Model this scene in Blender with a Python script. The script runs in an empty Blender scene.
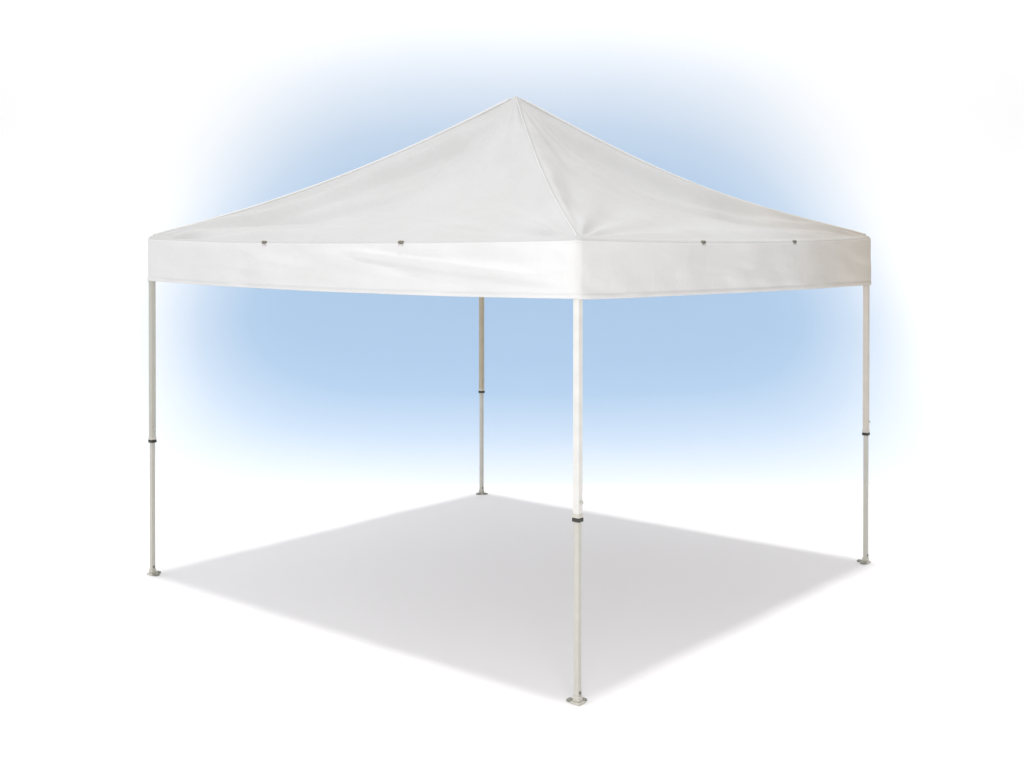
import bpy, bmesh, math, random
from mathutils import Vector, noise
R = math.radians
random.seed(4)
scn = bpy.context.scene
COL = scn.collection

# ------------------------------------------------------------------ camera
cam_d = bpy.data.cameras.new("camera")
cam = bpy.data.objects.new("camera", cam_d)
COL.objects.link(cam)
cam.location = (0, 0, 1.985)
cam.rotation_euler = (math.pi / 2 - 0.0077, 0, 0)
cam_d.sensor_width = 36
cam_d.lens = 1246.7 * 36 / 1024
cam_d.shift_x = (512 - 439.7) / 1024
cam_d.shift_y = (242.8 - 384) / 1024
cam_d.clip_start = 0.1
cam_d.clip_end = 400
scn.camera = cam
scn.render.resolution_x = 1024
scn.render.resolution_y = 768

# ------------------------------------------------------------------ light
scn.view_settings.view_transform = 'Standard'
scn.view_settings.look = 'None'
scn.view_settings.exposure = 0.0
scn.view_settings.gamma = 1.0

world = bpy.data.worlds.new("World")
scn.world = world
world.use_nodes = True
wn, wl = world.node_tree.nodes, world.node_tree.links
wn.clear()
wo = wn.new('ShaderNodeOutputWorld')
bg = wn.new('ShaderNodeBackground')
wl.new(bg.outputs[0], wo.inputs[0])
tc = wn.new('ShaderNodeTexCoord')
dot = wn.new('ShaderNodeVectorMath'); dot.operation = 'DOT_PRODUCT'
dot.inputs[1].default_value = Vector((0.93, -0.30, -0.1)).normalized()   # the dimmer, warmer side of the studio
wl.new(tc.outputs['Generated'], dot.inputs[0])
wr = wn.new('ShaderNodeValToRGB')
wr.color_ramp.elements[0].position = 0.42
wr.color_ramp.elements[0].color = (1.01, 1.02, 1.045, 1)
wr.color_ramp.elements[1].position = 0.95
wr.color_ramp.elements[1].color = (0.44, 0.41, 0.37, 1)
mr = wn.new('ShaderNodeMapRange')
mr.inputs[1].default_value = -1; mr.inputs[2].default_value = 1
wl.new(dot.outputs['Value'], mr.inputs[0])
wl.new(mr.outputs[0], wr.inputs[0])
wl.new(wr.outputs[0], bg.inputs[0])
# ambient shaped brighter overhead and at the back, to model the roof folds
dot2 = wn.new('ShaderNodeVectorMath'); dot2.operation = 'DOT_PRODUCT'
dot2.inputs[1].default_value = Vector((-0.12, 0.42, 0.90)).normalized()
wl.new(tc.outputs['Generated'], dot2.inputs[0])
mr2 = wn.new('ShaderNodeMapRange')
mr2.inputs[1].default_value = -0.4; mr2.inputs[2].default_value = 1.0
mr2.inputs[3].default_value = 0.35; mr2.inputs[4].default_value = 1.12
wl.new(dot2.outputs['Value'], mr2.inputs[0])
wl.new(mr2.outputs[0], bg.inputs[1])

sun_d = bpy.data.lights.new("overhead_lamp", 'SUN')
sun_d.energy = 1.40
sun_d.angle = R(5.0)
sun_d.color = (1.0, 0.995, 0.99)
sun = bpy.data.objects.new("overhead_lamp", sun_d)
COL.objects.link(sun)
sun.location = (0.45, 7.4, 9)
sun.rotation_euler = (0, 0, 0)

soft_d = bpy.data.lights.new("softbox_lamp", 'AREA')
soft_d.shape = 'RECTANGLE'
soft_d.size = 2.6; soft_d.size_y = 2.0
soft_d.energy = 165
soft_d.color = (1.0, 0.995, 0.985)
soft = bpy.data.objects.new("softbox_lamp", soft_d)
COL.objects.link(soft)
soft.location = (0.25, -0.6, 3.0)
soft.rotation_euler = (Vector((0.4, 6.0, 1.8)) - soft.location).to_track_quat('-Z', 'Y').to_euler()

# added unseen fill light, low on the left, to brighten the front leg
side_d = bpy.data.lights.new("side_fill", 'AREA')
side_d.shape = 'RECTANGLE'
side_d.size = 0.8; side_d.size_y = 1.3
side_d.energy = 9
side_l = bpy.data.objects.new("side_fill", side_d)
COL.objects.link(side_l)
side_l.location = (-3.6, 4.2, 1.9)
side_l.rotation_euler = (Vector((0.55, 5.24, 1.35)) - side_l.location).to_track_quat('-Z', 'Y').to_euler()

# added fill light above the frame, unseen, to whiten the upper sheet
back_d = bpy.data.lights.new("backdrop_fill", 'AREA')
back_d.shape = 'RECTANGLE'
back_d.size = 15; back_d.size_y = 3.5
back_d.energy = 240
back_l = bpy.data.objects.new("backdrop_fill", back_d)
COL.objects.link(back_l)
back_l.location = (0.8, 9.9, 6.6)
back_l.rotation_euler = (R(90), 0, 0)

# ------------------------------------------------------------------ helpers
def mat(name):
    m = bpy.data.materials.new(name)
    m.use_nodes = True
    nt = m.node_tree
    return m, nt, nt.nodes, nt.links, nt.nodes['Principled BSDF'], nt.nodes['Material Output']

def obj(name, bm, m, parent=None, smooth=True):
    me = bpy.data.meshes.new(name)
    bmesh.ops.recalc_face_normals(bm, faces=bm.faces[:])
    bm.to_mesh(me); bm.free()
    for mm in (m if isinstance(m, (list, tuple)) else [m]):
        me.materials.append(mm)
    if smooth:
        for p in me.polygons: p.use_smooth = True
    o = bpy.data.objects.new(name, me)
    COL.objects.link(o)
    if parent: o.parent = parent
    return o

def box(bm, x0, x1, y0, y1, z0, z1, bev=0.0, mi=0):
    r = bmesh.ops.create_cube(bm, size=1)
    vs = r['verts']
    for v in vs:
        v.co = Vector(((x0 + x1) / 2 + v.co.x * (x1 - x0), (y0 + y1) / 2 + v.co.y * (y1 - y0), (z0 + z1) / 2 + v.co.z * (z1 - z0)))
    fs = list({f for v in vs for f in v.link_faces})
    for f in fs: f.material_index = mi
    if bev:
        es = list({e for v in vs for e in v.link_edges})
        bmesh.ops.bevel(bm, geom=es, offset=bev, segments=2, affect='EDGES', profile=0.6)

def cyl(bm, p0, p1, r, n=14, mi=0):
    p0, p1 = Vector(p0), Vector(p1)
    q = (p1 - p0).to_track_quat('Z', 'Y')
    rings = []
    for p in (p0, p1):
        rings.append([bm.verts.new(p + q @ Vector((r * math.cos(2 * math.pi * i / n), r * math.sin(2 * math.pi * i / n), 0))) for i in range(n)])
    fs = [bm.faces.new((rings[0][i], rings[0][(i + 1) % n], rings[1][(i + 1) % n], rings[1][i])) for i in range(n)]
    fs.append(bm.faces.new(rings[0][::-1])); fs.append(bm.faces.new(rings[1]))
    for f in fs: f.material_index = mi

# ------------------------------------------------------------------ materials
# cloth: diffuse weave, a little light comes through it
def cloth(name, col, trans, tcol, stain=0.0):
    m, nt, N, L, p, out = mat(name)
    p.inputs['Roughness'].default_value = 0.85
    p.inputs['Specular IOR Level'].default_value = 0.2
    t = N.new('ShaderNodeTexCoord')
    n1 = N.new('ShaderNodeTexNoise'); n1.inputs['Scale'].default_value = 2.3; n1.inputs['Detail'].default_value = 5
    L.new(t.outputs['Object'], n1.inputs['Vector'])
    cr = N.new('ShaderNodeValToRGB')
    cr.color_ramp.elements[0].position = 0.3; cr.color_ramp.elements[1].position = 0.7
    cr.color_ramp.elements[0].color = (col[0] * .94, col[1] * .94, col[2] * .933, 1)
    cr.color_ramp.elements[1].color = (*col, 1)
    L.new(n1.outputs[0], cr.inputs[0])
    base = cr.outputs[0]
    if stain:
        n3 = N.new('ShaderNodeTexNoise'); n3.inputs['Scale'].default_value = 9; n3.inputs['Detail'].default_value = 3
        L.new(t.outputs['Object'], n3.inputs['Vector'])
        r3 = N.new('ShaderNodeValToRGB')
        r3.color_ramp.elements[0].position = 0.70; r3.color_ramp.elements[0].color = (0, 0, 0, 1)
        r3.color_ramp.elements[1].position = 0.80; r3.color_ramp.elements[1].color = (stain, stain, stain, 1)
        L.new(n3.outputs[0], r3.inputs[0])
        mx = N.new('ShaderNodeMixRGB'); mx.inputs[2].default_value = (col[0] * .8, col[1] * .76, col[2] * .66, 1)
        L.new(r3.outputs[0], mx.inputs[0]); L.new(base, mx.inputs[1]); base = mx.outputs[0]
    # beige tint darkening one corner, painted in for the light falling off there
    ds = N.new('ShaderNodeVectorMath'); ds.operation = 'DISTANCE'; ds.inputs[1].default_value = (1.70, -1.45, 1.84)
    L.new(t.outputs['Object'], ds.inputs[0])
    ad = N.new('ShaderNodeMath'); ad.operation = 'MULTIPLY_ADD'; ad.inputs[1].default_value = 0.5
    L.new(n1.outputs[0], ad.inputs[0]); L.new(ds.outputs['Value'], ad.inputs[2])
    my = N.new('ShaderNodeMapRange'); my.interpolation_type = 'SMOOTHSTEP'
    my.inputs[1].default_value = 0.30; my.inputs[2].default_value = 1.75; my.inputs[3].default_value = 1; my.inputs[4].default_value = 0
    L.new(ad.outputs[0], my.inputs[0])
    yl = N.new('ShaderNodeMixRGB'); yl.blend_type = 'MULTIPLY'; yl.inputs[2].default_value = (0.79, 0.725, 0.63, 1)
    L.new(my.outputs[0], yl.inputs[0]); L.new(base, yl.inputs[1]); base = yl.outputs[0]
    L.new(base, p.inputs['Base Color'])
    n2 = N.new('ShaderNodeTexNoise'); n2.inputs['Scale'].default_value = 7; n2.inputs['Detail'].default_value = 8
    n2.inputs['Roughness'].default_value = 0.6; n2.inputs['Distortion'].default_value = 0.6
    L.new(t.outputs['Object'], n2.inputs['Vector'])
    w = N.new('ShaderNodeTexNoise'); w.inputs['Scale'].default_value = 420
    L.new(t.outputs['Object'], w.inputs['Vector'])
    b = N.new('ShaderNodeBump'); b.inputs['Strength'].default_value = 0.35; b.inputs['Distance'].default_value = 0.02
    L.new(n2.outputs[0], b.inputs['Height'])
    b2 = N.new('ShaderNodeBump'); b2.inputs['Strength'].default_value = 0.4; b2.inputs['Distance'].default_value = 0.0012
    L.new(w.outputs[0], b2.inputs['Height']); L.new(b.outputs[0], b2.inputs['Normal'])
    L.new(b2.outputs[0], p.inputs['Normal'])
    tr = N.new('ShaderNodeBsdfTranslucent'); tr.inputs[0].default_value = (*tcol, 1)
    L.new(b2.outputs[0], tr.inputs['Normal'])
    mix = N.new('ShaderNodeMixShader'); mix.inputs[0].default_value = trans
    L.new(p.outputs[0], mix.inputs[1]); L.new(tr.outputs[0], mix.inputs[2]); L.new(mix.outputs[0], out.inputs[0])
    return m

M_roof = cloth('roof_cloth', (0.64, 0.64, 0.637), 0.22, (0.78, 0.76, 0.75), 0.5)  # same cloth as the valance, the roof's shade put into its greyer colour
M_ridge_light = cloth('ridge_highlight_cloth', (0.84, 0.84, 0.835), 0.05, (0.7, 0.7, 0.7))  # paler cloth, the ridge highlight put into its colour
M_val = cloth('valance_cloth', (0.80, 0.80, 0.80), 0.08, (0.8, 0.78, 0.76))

def paint(name, col, rough=0.35, metal=0.0, var=0.06):
    m, nt, N, L, p, out = mat(name)
    p.inputs['Roughness'].default_value = rough; p.inputs['Metallic'].default_value = metal
    t = N.new('ShaderNodeTexCoord'); n = N.new('ShaderNodeTexNoise'); n.inputs['Scale'].default_value = 14; n.inputs['Detail'].default_value = 6
    L.new(t.outputs['Object'], n.inputs['Vector'])
    cr = N.new('ShaderNodeValToRGB')
    cr.color_ramp.elements[0].position = .35; cr.color_ramp.elements[1].position = .65
    cr.color_ramp.elements[0].color = tuple(c * (1 - var) for c in col) + (1,)
    cr.color_ramp.elements[1].color = (*col, 1)
    L.new(n.outputs[0], cr.inputs[0]); L.new(cr.outputs[0], p.inputs['Base Color'])
    b = N.new('ShaderNodeBump'); b.inputs['Strength'].default_value = .15; b.inputs['Distance'].default_value = .002
    L.new(n.outputs[0], b.inputs['Height']); L.new(b.outputs[0], p.inputs['Normal'])
    return m

M_leg = paint('cream_painted_steel', (0.58, 0.56, 0.50), 0.28)
M_legs = {(-1, -1): (paint('cream_steel_lit', (0.72, 0.71, 0.68), 0.28), 'cream front leg in lit tone'),  # one cream leg paint, its lit and shaded tones put into each colour
          (-1, 1): (paint('cream_steel_dim', (0.50, 0.495, 0.435), 0.3), None),
          (1, -1): (paint('cream_steel_warm_light', (0.62, 0.575, 0.51), 0.3), None),
          (1, 1): (paint('cream_steel_shaded', (0.47, 0.41, 0.305), 0.35), 'cream back leg in shaded tone')}
M_low = paint('cream_painted_steel_inner', (0.55, 0.54, 0.485), 0.4)
M_black = paint('dark_plastic', (0.035, 0.036, 0.03), 0.5)
M_foot = paint('foot_steel', (0.27, 0.265, 0.22), 0.45)
M_pin = paint('steel_pin', (0.20, 0.19, 0.18), 0.35, 0.4)
M_eye = paint('dark_slot', (0.20, 0.185, 0.15), 0.6)

# floor
M_floor, nt, N, L, p, out = mat('white_floor')
p.inputs['Roughness'].default_value = 0.9; p.inputs['Specular IOR Level'].default_value = 0.05
t = N.new('ShaderNodeTexCoord'); n = N.new('ShaderNodeTexNoise'); n.inputs['Scale'].default_value = 1.1; n.inputs['Detail'].default_value = 4
L.new(t.outputs['Object'], n.inputs['Vector'])
cr = N.new('ShaderNodeValToRGB'); cr.color_ramp.elements[0].color = (.90, .885, .886, 1); cr.color_ramp.elements[1].color = (.91, .895, .896, 1)
L.new(n.outputs[0], cr.inputs[0]); L.new(cr.outputs[0], p.inputs['Base Color'])

# backdrop: white sheet with an airbrushed pale blue patch (u = metres across, v = metres of sheet up from the floor)
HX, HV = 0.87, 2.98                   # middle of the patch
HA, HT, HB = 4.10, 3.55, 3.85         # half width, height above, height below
M_back, nt, N, L, p, out = mat('airbrushed_backdrop')
p.inputs['Roughness'].default_value = 0.9; p.inputs['Specular IOR Level'].default_value = 0.05
uv = N.new('ShaderNodeUVMap'); uv.uv_map = 'sheet'
sp = N.new('ShaderNodeSeparateXYZ'); L.new(uv.outputs[0], sp.inputs[0])
def M(op, a, b=None, c=None):
    k = N.new('ShaderNodeMath'); k.operation = op
    for i, x in enumerate((a, b, c)):
        if x is None: continue
        if isinstance(x, (int, float)): k.inputs[i].default_value = x
        else: L.new(x, k.inputs[i])
    return k.outputs[0]
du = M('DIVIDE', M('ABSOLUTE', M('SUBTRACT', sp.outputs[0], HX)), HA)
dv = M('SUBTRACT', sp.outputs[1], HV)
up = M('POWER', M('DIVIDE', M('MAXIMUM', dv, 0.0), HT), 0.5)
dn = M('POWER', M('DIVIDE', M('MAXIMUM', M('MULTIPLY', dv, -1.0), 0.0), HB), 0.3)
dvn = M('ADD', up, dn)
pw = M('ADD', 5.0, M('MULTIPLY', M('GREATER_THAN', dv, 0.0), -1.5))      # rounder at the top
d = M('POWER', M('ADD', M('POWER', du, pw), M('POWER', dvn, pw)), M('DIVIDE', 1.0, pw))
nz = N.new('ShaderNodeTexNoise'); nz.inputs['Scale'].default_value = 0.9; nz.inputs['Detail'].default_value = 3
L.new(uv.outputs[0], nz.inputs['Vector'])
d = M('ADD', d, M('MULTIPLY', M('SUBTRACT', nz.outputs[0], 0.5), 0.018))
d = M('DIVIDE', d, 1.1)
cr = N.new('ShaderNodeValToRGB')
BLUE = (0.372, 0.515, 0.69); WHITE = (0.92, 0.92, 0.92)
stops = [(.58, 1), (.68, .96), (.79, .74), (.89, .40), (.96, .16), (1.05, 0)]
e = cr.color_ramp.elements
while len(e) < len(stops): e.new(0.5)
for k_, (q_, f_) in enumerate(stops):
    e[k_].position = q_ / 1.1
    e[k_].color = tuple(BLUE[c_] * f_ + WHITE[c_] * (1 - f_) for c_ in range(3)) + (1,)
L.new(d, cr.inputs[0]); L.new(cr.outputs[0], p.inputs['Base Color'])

# ------------------------------------------------------------------ setting
YF, YW, RAD = 9.85, 13.5, 3.65
bm = bmesh.new()
nx, ny = 24, 24
g = [[bm.verts.new((-40 + 80 * i / nx, -30 + (YF + 30) * j / ny, 0)) for i in range(nx + 1)] for j in range(ny + 1)]
for j in range(ny):
    for i in range(nx):
        bm.faces.new((g[j][i], g[j][i + 1], g[j + 1][i + 1], g[j + 1][i]))
o = obj('floor', bm, M_floor); o['kind'] = 'structure'

bm = bmesh.new(); uvl = bm.loops.layers.uv.new('sheet')
prof = []
for k in range(41):
    a = math.pi / 2 * k / 40
    prof.append((YF + RAD * math.sin(a), RAD - RAD * math.cos(a), RAD * a))
for k in range(1, 11): prof.append((YW, RAD + 0.5 * k, RAD * math.pi / 2 + 0.5 * k))
us = [-9 + 20 * i / 40 for i in range(41)]
gv = [[bm.verts.new((u, y, z)) for u in us] for (y, z, v) in prof]
for j in range(len(prof) - 1):
    for i in range(40):
        f = bm.faces.new((gv[j][i], gv[j][i + 1], gv[j + 1][i + 1], gv[j + 1][i]))
        for lp, (jj, ii) in zip(f.loops, ((j, i), (j, i + 1), (j + 1, i + 1), (j + 1, i))):
            lp[uvl].uv = (us[ii], prof[jj][2])
o = obj('backdrop', bm, M_back); o['kind'] = 'structure'

# ------------------------------------------------------------------ the tent
tent = bpy.data.objects.new('canopy_tent', None)
COL.objects.link(tent)
tent.location = (0.448, 7.3645, 0)
tent.rotation_euler = (0, 0, 0.8463)
tent['label'] = 'white square pop-up canopy tent with peaked cloth roof on four cream legs'
tent['category'] = 'canopy tent'

A = 1.522                              # half side at the eave
RC = 0.030                             # rounding of the corners in plan
def plan(t, half, rc):
    """point on a side of a rounded square, t in -1..1, side facing -Y"""
    x = t * half
    lim = half - rc
    if abs(x) <= lim: return x, -half
    f = (abs(x) - lim) / rc             # 0..1 up to the diagonal
    a = f * math.pi / 4
    return math.copysign(lim + rc * math.sin(a), x), -half + rc - rc * math.cos(a)
def rotk(x, y, k):
    for _ in range(k): x, y = -y, x
    return x, y
def ridge_z(s): return 1.965 + 0.54 * s + 0.285 * s * s - 0.010 * math.sin(math.pi * s)
def ss(a, b, x):
    if a > b: return 1 - ss(b, a, x)
    x = max(0, min(1, (x - a) / (b - a))); return x * x * (3 - 2 * x)

FOLD = {}
for c in range(8):
    FOLD[c] = [(random.uniform(4, 19), random.uniform(0, 6.28), random.uniform(.4, 1)) for _ in range(4)]

# panel, corner side, angle above the eave, width (m), height (m), start, end
CREASES = [(3, -1, 30, .07, .022, .3, 2.4), (3, -1, 20, .06, .016, .3, 1.9), (3, -1, 11, .05, .014, .3, 1.4),
           (3, 1, 26, .06, .010, .2, 1.2), (3, 1, 8, .05, .010, .2, .9),
           (0, 1, 28, .07, .018, .3, 2.2), (0, 1, 17, .06, .012, .3, 1.6), (0, -1, 34, .05, .006, .2, 1.2),
           (1, 1, 25, .06, .012, .3, 1.6), (2, -1, 24, .06, .012, .3, 1.6)]
def roof_point(k, s, t):
    half = A * (1 - s)
    x, y = plan(t, half, RC * (1 - s) if s < 1 else 0) if half > 1e-6 else (0, 0)
    z = ridge_z(s)
    # one ridge is slacker than the rest
    z -= 0.024 * math.sin(math.pi * s) ** 2 * (ss(0, 1, t) if k == 0 else ss(0, 1, -t) if k == 1 else 0)
    side = 1 - t * t
    # cloth hangs a little between the ridges
    z -= side * (0.020 * (1 - s) ** 2 + 0.075 * s * (1 - s) * (1 - .3 * s) * 2.0)
    # soft creases fanning out of both corners of this panel
    for q, sg in ((0, -1), (1, 1)):
        cx = sg * A; dx = (cx - t * half) * sg; dy = A * s
        r = math.hypot(dx, dy)
        ph = math.atan2(dy, dx + 1e-9)
        w = ss(0.02, 0.30, r) * (1 - ss(0.6, 2.0, r)) * ss(0, 0.10, half * (1 - abs(t)) + 1e-6) * ss(0, .05, s)
        for (fr, p0, am) in FOLD[(2 * k + q) % 8]:
            z += 0.0105 * am * w * math.sin(fr * ph * 1.6 + p0 + 0.5 * noise.noise(Vector((r * 1.5, fr, k))))
    # a few pulled creases leaving the far corners
    for (kk, sg, ang, wd, am, r0, r1) in CREASES:
        if kk != k: continue
        dx = A - sg * t * half; dy = A * s
        r = math.hypot(dx, dy); ph = math.degrees(math.atan2(dy, dx + 1e-9)) - ang - 3 * noise.noise(Vector((r * 1.2, ang, 0)))
        q = ph * math.pi / 180 * r / wd
        w = ss(.05, r0, r) * (1 - ss(r1 * .4, r1, r)) * ss(0, .05, s) * ss(0, .08, half * (1 - abs(t)) + 1e-6) * ss(.03, .16, half * (1 - abs(t)))
        z += am * w * (1.4 * q * math.exp(-q * q))
    # creases running down from the peak
    aa = t * 1.0
    w = ss(0.0, 0.15, 1 - s) * (1 - ss(0.25, 0.75, 1 - s)) * (1 - abs(t) ** 3)
    z += 0.014 * w * (noise.noise(Vector((t * 5.0 + k * 9, s * 0.8, 3.1))))
    # uneven tension
    w2 = ss(0, 0.12, 1 - abs(t)) * ss(0, .08, s) * ss(0, .1, 1 - s)
    z += 0.022 * w2 * noise.noise(Vector((x * 1.6 + 11 * k, y * 1.6, 7.7)))
    z += 0.009 * w2 * noise.noise(Vector((x * 5.0, y * 5.0 + 5 * k, 1.7)))
    # stitched seam standing up along each ridge, tapering out at the peak
    dr = half * (1 - abs(t))
    sw = ss(0, 0.05, 1 - s) * ss(0, .05, s)
    z += 0.005 * math.exp(-(dr / 0.012) ** 2) * sw
    if k == 0 and t < 0: z -= 0.007 * math.exp(-((dr - .030) / 0.018) ** 2) * sw
    # the cloth lies nearly level over the ridge spreader, then drops into the panel
    lo, hi = {3: ((.075, .0), (.012, 0)), 0: ((.015, 0), (.055, .05))}.get(k, ((.03, 0), (.03, 0)))
    m_ = ss(-.35, .35, t)
    D = lo[0] + (hi[0] - lo[0]) * m_; G = lo[1] + (hi[1] - lo[1]) * m_
    sf = ss(0.08, .32, s) * (1 - ss(.72, 1, s))
    wob = 0.06 * noise.noise(Vector((s * 3.5, k * 2.0, .5 + m_)))
    z += sf * (G * min(dr, .12) * (1 - ss(.12, .4, dr)) - D * ss(.09 + wob, .26 + wob, dr) * (1 - .5 * ss(.35, 1.1, dr)))
    z += 0.006 * (1 - ss(0.0, 0.03, 1 - s))
    # the cloth dips behind the eave before it climbs, most of all at the far left
    if k == 3: z -= 0.022 * math.exp(-((s - .035) / .030) ** 2) * ss(.25, -.55, t) * ss(0, .06, 1 - abs(t))
    if k == 0: z -= 0.010 * math.exp(-((s - .035) / .030) ** 2) * ss(-.3, .5, t) * ss(0, .06, 1 - abs(t))
    z += 0.0035 * w2 * math.sin(38 * (t * half * .55 + s * A * .8) + 4 * noise.noise(Vector((x * 1.3, y * 1.3, 2.2)))) * max(0, noise.noise(Vector((x * 1.1, y * 1.1 + 3 * k, 8.1))) + .15)
    X, Y = rotk(x, y, k)
    return Vector((X, Y, z))

NT, NS = 180, 150
ts = []
for i in range(NT + 1):
    w = -1 + 2 * i / NT
    ts.append(math.copysign(1 - (1 - abs(w)) ** 1.5, w))
bm = bmesh.new()
ring = []
rows = [(0.0, 0.020, 0.004), (0.0, 0.008, 0.001)]   # the cloth turns down over the eave
apex = None
for k in range(4):
    grid = []
    for (s, dz, inn) in rows:
        r_ = []
        for t in ts:
            P = roof_point(k, 0, t); x, y = plan(t, A + inn, RC)
            X, Y = rotk(x, y, k); r_.append(bm.verts.new((X, Y, P.z - dz)))
        grid.append(r_)
    for j in range(NS):
        s = (j / NS) ** 1.15
        s = 0.004 + s * 0.996
        grid.append([bm.verts.new(roof_point(k, s, t)) for t in ts])
    top = bm.verts.new(roof_point(k, 1.0, 0))
    for j in range(len(grid) - 1):
        for i in range(NT):
            bm.faces.new((grid[j][i], grid[j][i + 1], grid[j + 1][i + 1], grid[j + 1][i]))
    for i in range(NT):
        bm.faces.new((grid[-1][i], grid[-1][i + 1], top))
bmesh.ops.remove_doubles(bm, verts=bm.verts[:], dist=0.0008)
roof = obj('roof_cloth', bm, M_roof, tent)

# pale cord added along each ridge, standing in for its bright highlight
for k in range(4):
    bm = bmesh.new()
    prev = None; nseg = 90; nr = 8
    rad = .0026 if k == 3 else .0072           # kept thin on the front ridge, where no highlight is wanted
    for j in range(nseg + 1):
        s_ = 0.012 + (0.985 - 0.012) * j / nseg
        P = roof_point(k, s_, 1.0)
        Q = roof_point(k, min(1, s_ + .004), 1.0)
        tg = (Q - P).normalized()
        sd = tg.cross(Vector((0, 0, 1))).normalized(); up = sd.cross(tg)
        c = P + up * 0.002
        ringv = [bm.verts.new(c + rad * (sd * math.cos(2 * math.pi * i / nr) + up * math.sin(2 * math.pi * i / nr))) for i in range(nr)]
        if prev:
            for i in range(nr):
                bm.faces.new((prev[i], prev[(i + 1) % nr], ringv[(i + 1) % nr], ringv[i]))
        else: bm.faces.new(ringv)
        prev = ringv
    bm.faces.new(prev[::-1])
    obj('ridge_highlight', bm, M_ridge_light, roof)

# valance: one hanging strip per side
LOW = {0: lambda t: 1.694 - 0.018 * t - 0.010 * (1 - t * t) - 0.004 * ss(-.2, -1, t),
       3: lambda t: 1.711 - 0.018 * (1 - t * t),
       1: lambda t: 1.700 - 0.012 * (1 - t * t), 2: lambda t: 1.705 - 0.012 * (1 - t * t)}
def val_point(k, t, h):
    """h = 0 at the hem, 1 at the eave"""
    ztop = roof_point(k, 0, t).z - 0.010
    zb = LOW[k](t) if k in LOW else 1.70
    z = zb + (ztop - zb) * h
    edge = ss(0, 0.06, 1 - abs(t))
    off = 0.004 + 0.010 * math.sin(math.pi * min(1, h * 1.0)) * edge * .6
    fall = ss(0, .25, 1 - h)
    off += edge * fall * (0.020 * noise.noise(Vector((t * 3.2 + 13 * k + 0.9 * h, h * 1.1, 4.2)))
                  + 0.006 * noise.noise(Vector((t * 9 + h * 2.4, h * 2.0 + 3 * k, 9.2)))
                  + 0.007 * noise.noise(Vector((t * 2.2 + 5 * k, h * 4.2 + t * 1.5, 5.5))) + 0.004)
    if k == 3:                      # long slanting crease in the left hand strip near the front corner
        u = t - 0.10                 # runs down towards the front corner
        c0 = 0.78 - (t - 0.15) * 0.62
        w = ss(0.02, 0.2, t) * (1 - ss(.8, .97, t))
        off += 0.012 * w * (math.exp(-((h - c0 - .05) / 0.07) ** 2) - math.exp(-((h - c0 + .06) / 0.06) ** 2))
    off = max(off, -0.004)
    # rolled hem
    if h < 0.075: off += 0.0025
    x, y = plan(t, A + off, RC + off * .5)
    X, Y = rotk(x, y, k)
    return Vector((X, Y, z))
for k in range(4):
    bm = bmesh.new()
    NH = 26
    hs = [0, .03, .07, .08] + [.08 + .92 * j / NH for j in range(1, NH + 1)]
    grid = [[bm.verts.new(val_point(k, t, h)) for t in ts] for h in hs]
    for j in range(len(hs) - 1):
        for i in range(NT):
            bm.faces.new((grid[j][i], grid[j][i + 1], grid[j + 1][i + 1], grid[j + 1][i]))
    v = obj('valance', bm, M_val, tent)
    so = v.modifiers.new('thickness', 'SOLIDIFY'); so.thickness = 0.002; so.offset = -1
    # two strap slots at the seam: a dark opening with a small white tab under it
    for tx in ((-0.320, 0.320) if k == 0 else (-0.314, 0.333)):
        bm = bmesh.new()
        P = val_point(k, tx, .97)
        x = tx * A; y = -A - .007
        zc = P.z + .012
        n_ = 16
        cv = [bm.verts.new((x + .016 * math.cos(2 * math.pi * i / n_), y - .001, zc + .0085 * math.sin(2 * math.pi * i / n_))) for i in range(n_)]
        cb = [bm.verts.new((vv.co.x, y + .012, vv.co.z)) for vv in cv]
        bm.faces.new(cv)
        for i in range(n_): bm.faces.new((cv[i], cv[(i + 1) % n_], cb[(i + 1) % n_], cb[i]))
        for f in bm.faces: f.material_index = 0
        box(bm, x - .014, x + .018, y - .0015, y + .010, zc - .017, zc - .0095, .001, 1)
        for vv in bm.verts:
            X, Y = rotk(vv.co.x, vv.co.y, k); vv.co.x, vv.co.y = X, Y
        obj('strap_slot', bm, [M_eye, M_val], v, smooth=False)

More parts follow.
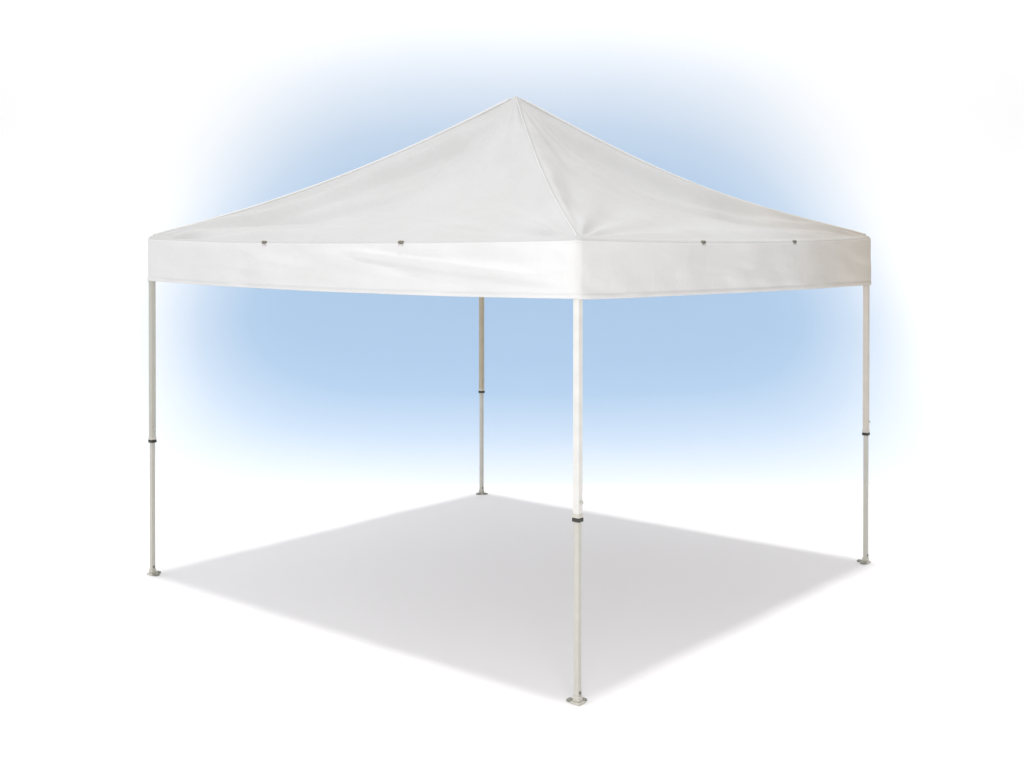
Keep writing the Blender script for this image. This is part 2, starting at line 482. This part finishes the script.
# legs
LC = 1.5
ZC = 0.777
for (cx, cy) in ((-1, -1), (-1, 1), (1, -1), (1, 1)):
    X, Y = cx * LC, cy * LC
    if cx < 0 and cy < 0: X += .0033; Y -= .0037
    h = .0150
    bm = bmesh.new()
    box(bm, X - h, X + h, Y - h, Y + h, ZC - .005, 1.93, .003)
    leg = obj('leg', bm, M_legs[(cx, cy)][0], tent, smooth=False)
    if M_legs[(cx, cy)][1]: leg['label'] = M_legs[(cx, cy)][1]
    bm = bmesh.new()
    q = .0118
    box(bm, X - q, X + q, Y - q, Y + q, 0.004, ZC, .0025)
    obj('lower_tube', bm, M_low, leg, smooth=False)
    bm = bmesh.new()
    q = .0180
    box(bm, X - q, X + q, Y - q, Y + q, ZC - .008, ZC + .009, .003)
    obj('collar', bm, M_black, leg, smooth=False)
    bm = bmesh.new()                      # the bracket above the collar with its pull pin
    q = .0168
    box(bm, X - q, X + q, Y - q, Y + q, ZC + .0095, ZC + .027, .002)
    obj('latch', bm, M_leg, leg, smooth=False)
    bm = bmesh.new()
    cyl(bm, (X, Y - .016, ZC + .075), (X, Y - .0245, ZC + .075), .007)
    obj('pull_pin', bm, M_low, leg, smooth=False)
    bm = bmesh.new()                      # spring button near the foot
    cyl(bm, (X, Y - .010, .047), (X, Y - .0155, .047), .0070)
    obj('snap_button', bm, M_pin, leg, smooth=False)
    bm = bmesh.new()                      # foot: small plate with two lugs along the sides of the tent
    q = .024
    box(bm, X - q, X + q, Y - q, Y + q, 0.0, .010, .003)
    box(bm, X - .0155, X + .0155, Y - .0155, Y + .0155, .0102, .034, .003)
    obj('foot_plate', bm, M_leg, leg, smooth=False)
    bm = bmesh.new()
    box(bm, min(X - cx * .0242, X - cx * .050), max(X - cx * .0242, X - cx * .050), Y - .015, Y + .015, 0.001, .012, .004)
    box(bm, X - .015, X + .015, min(Y - cy * .0242, Y - cy * .050), max(Y - cy * .0242, Y - cy * .050), 0.001, .012, .004)
    obj('foot_lug', bm, M_foot, leg, smooth=False)
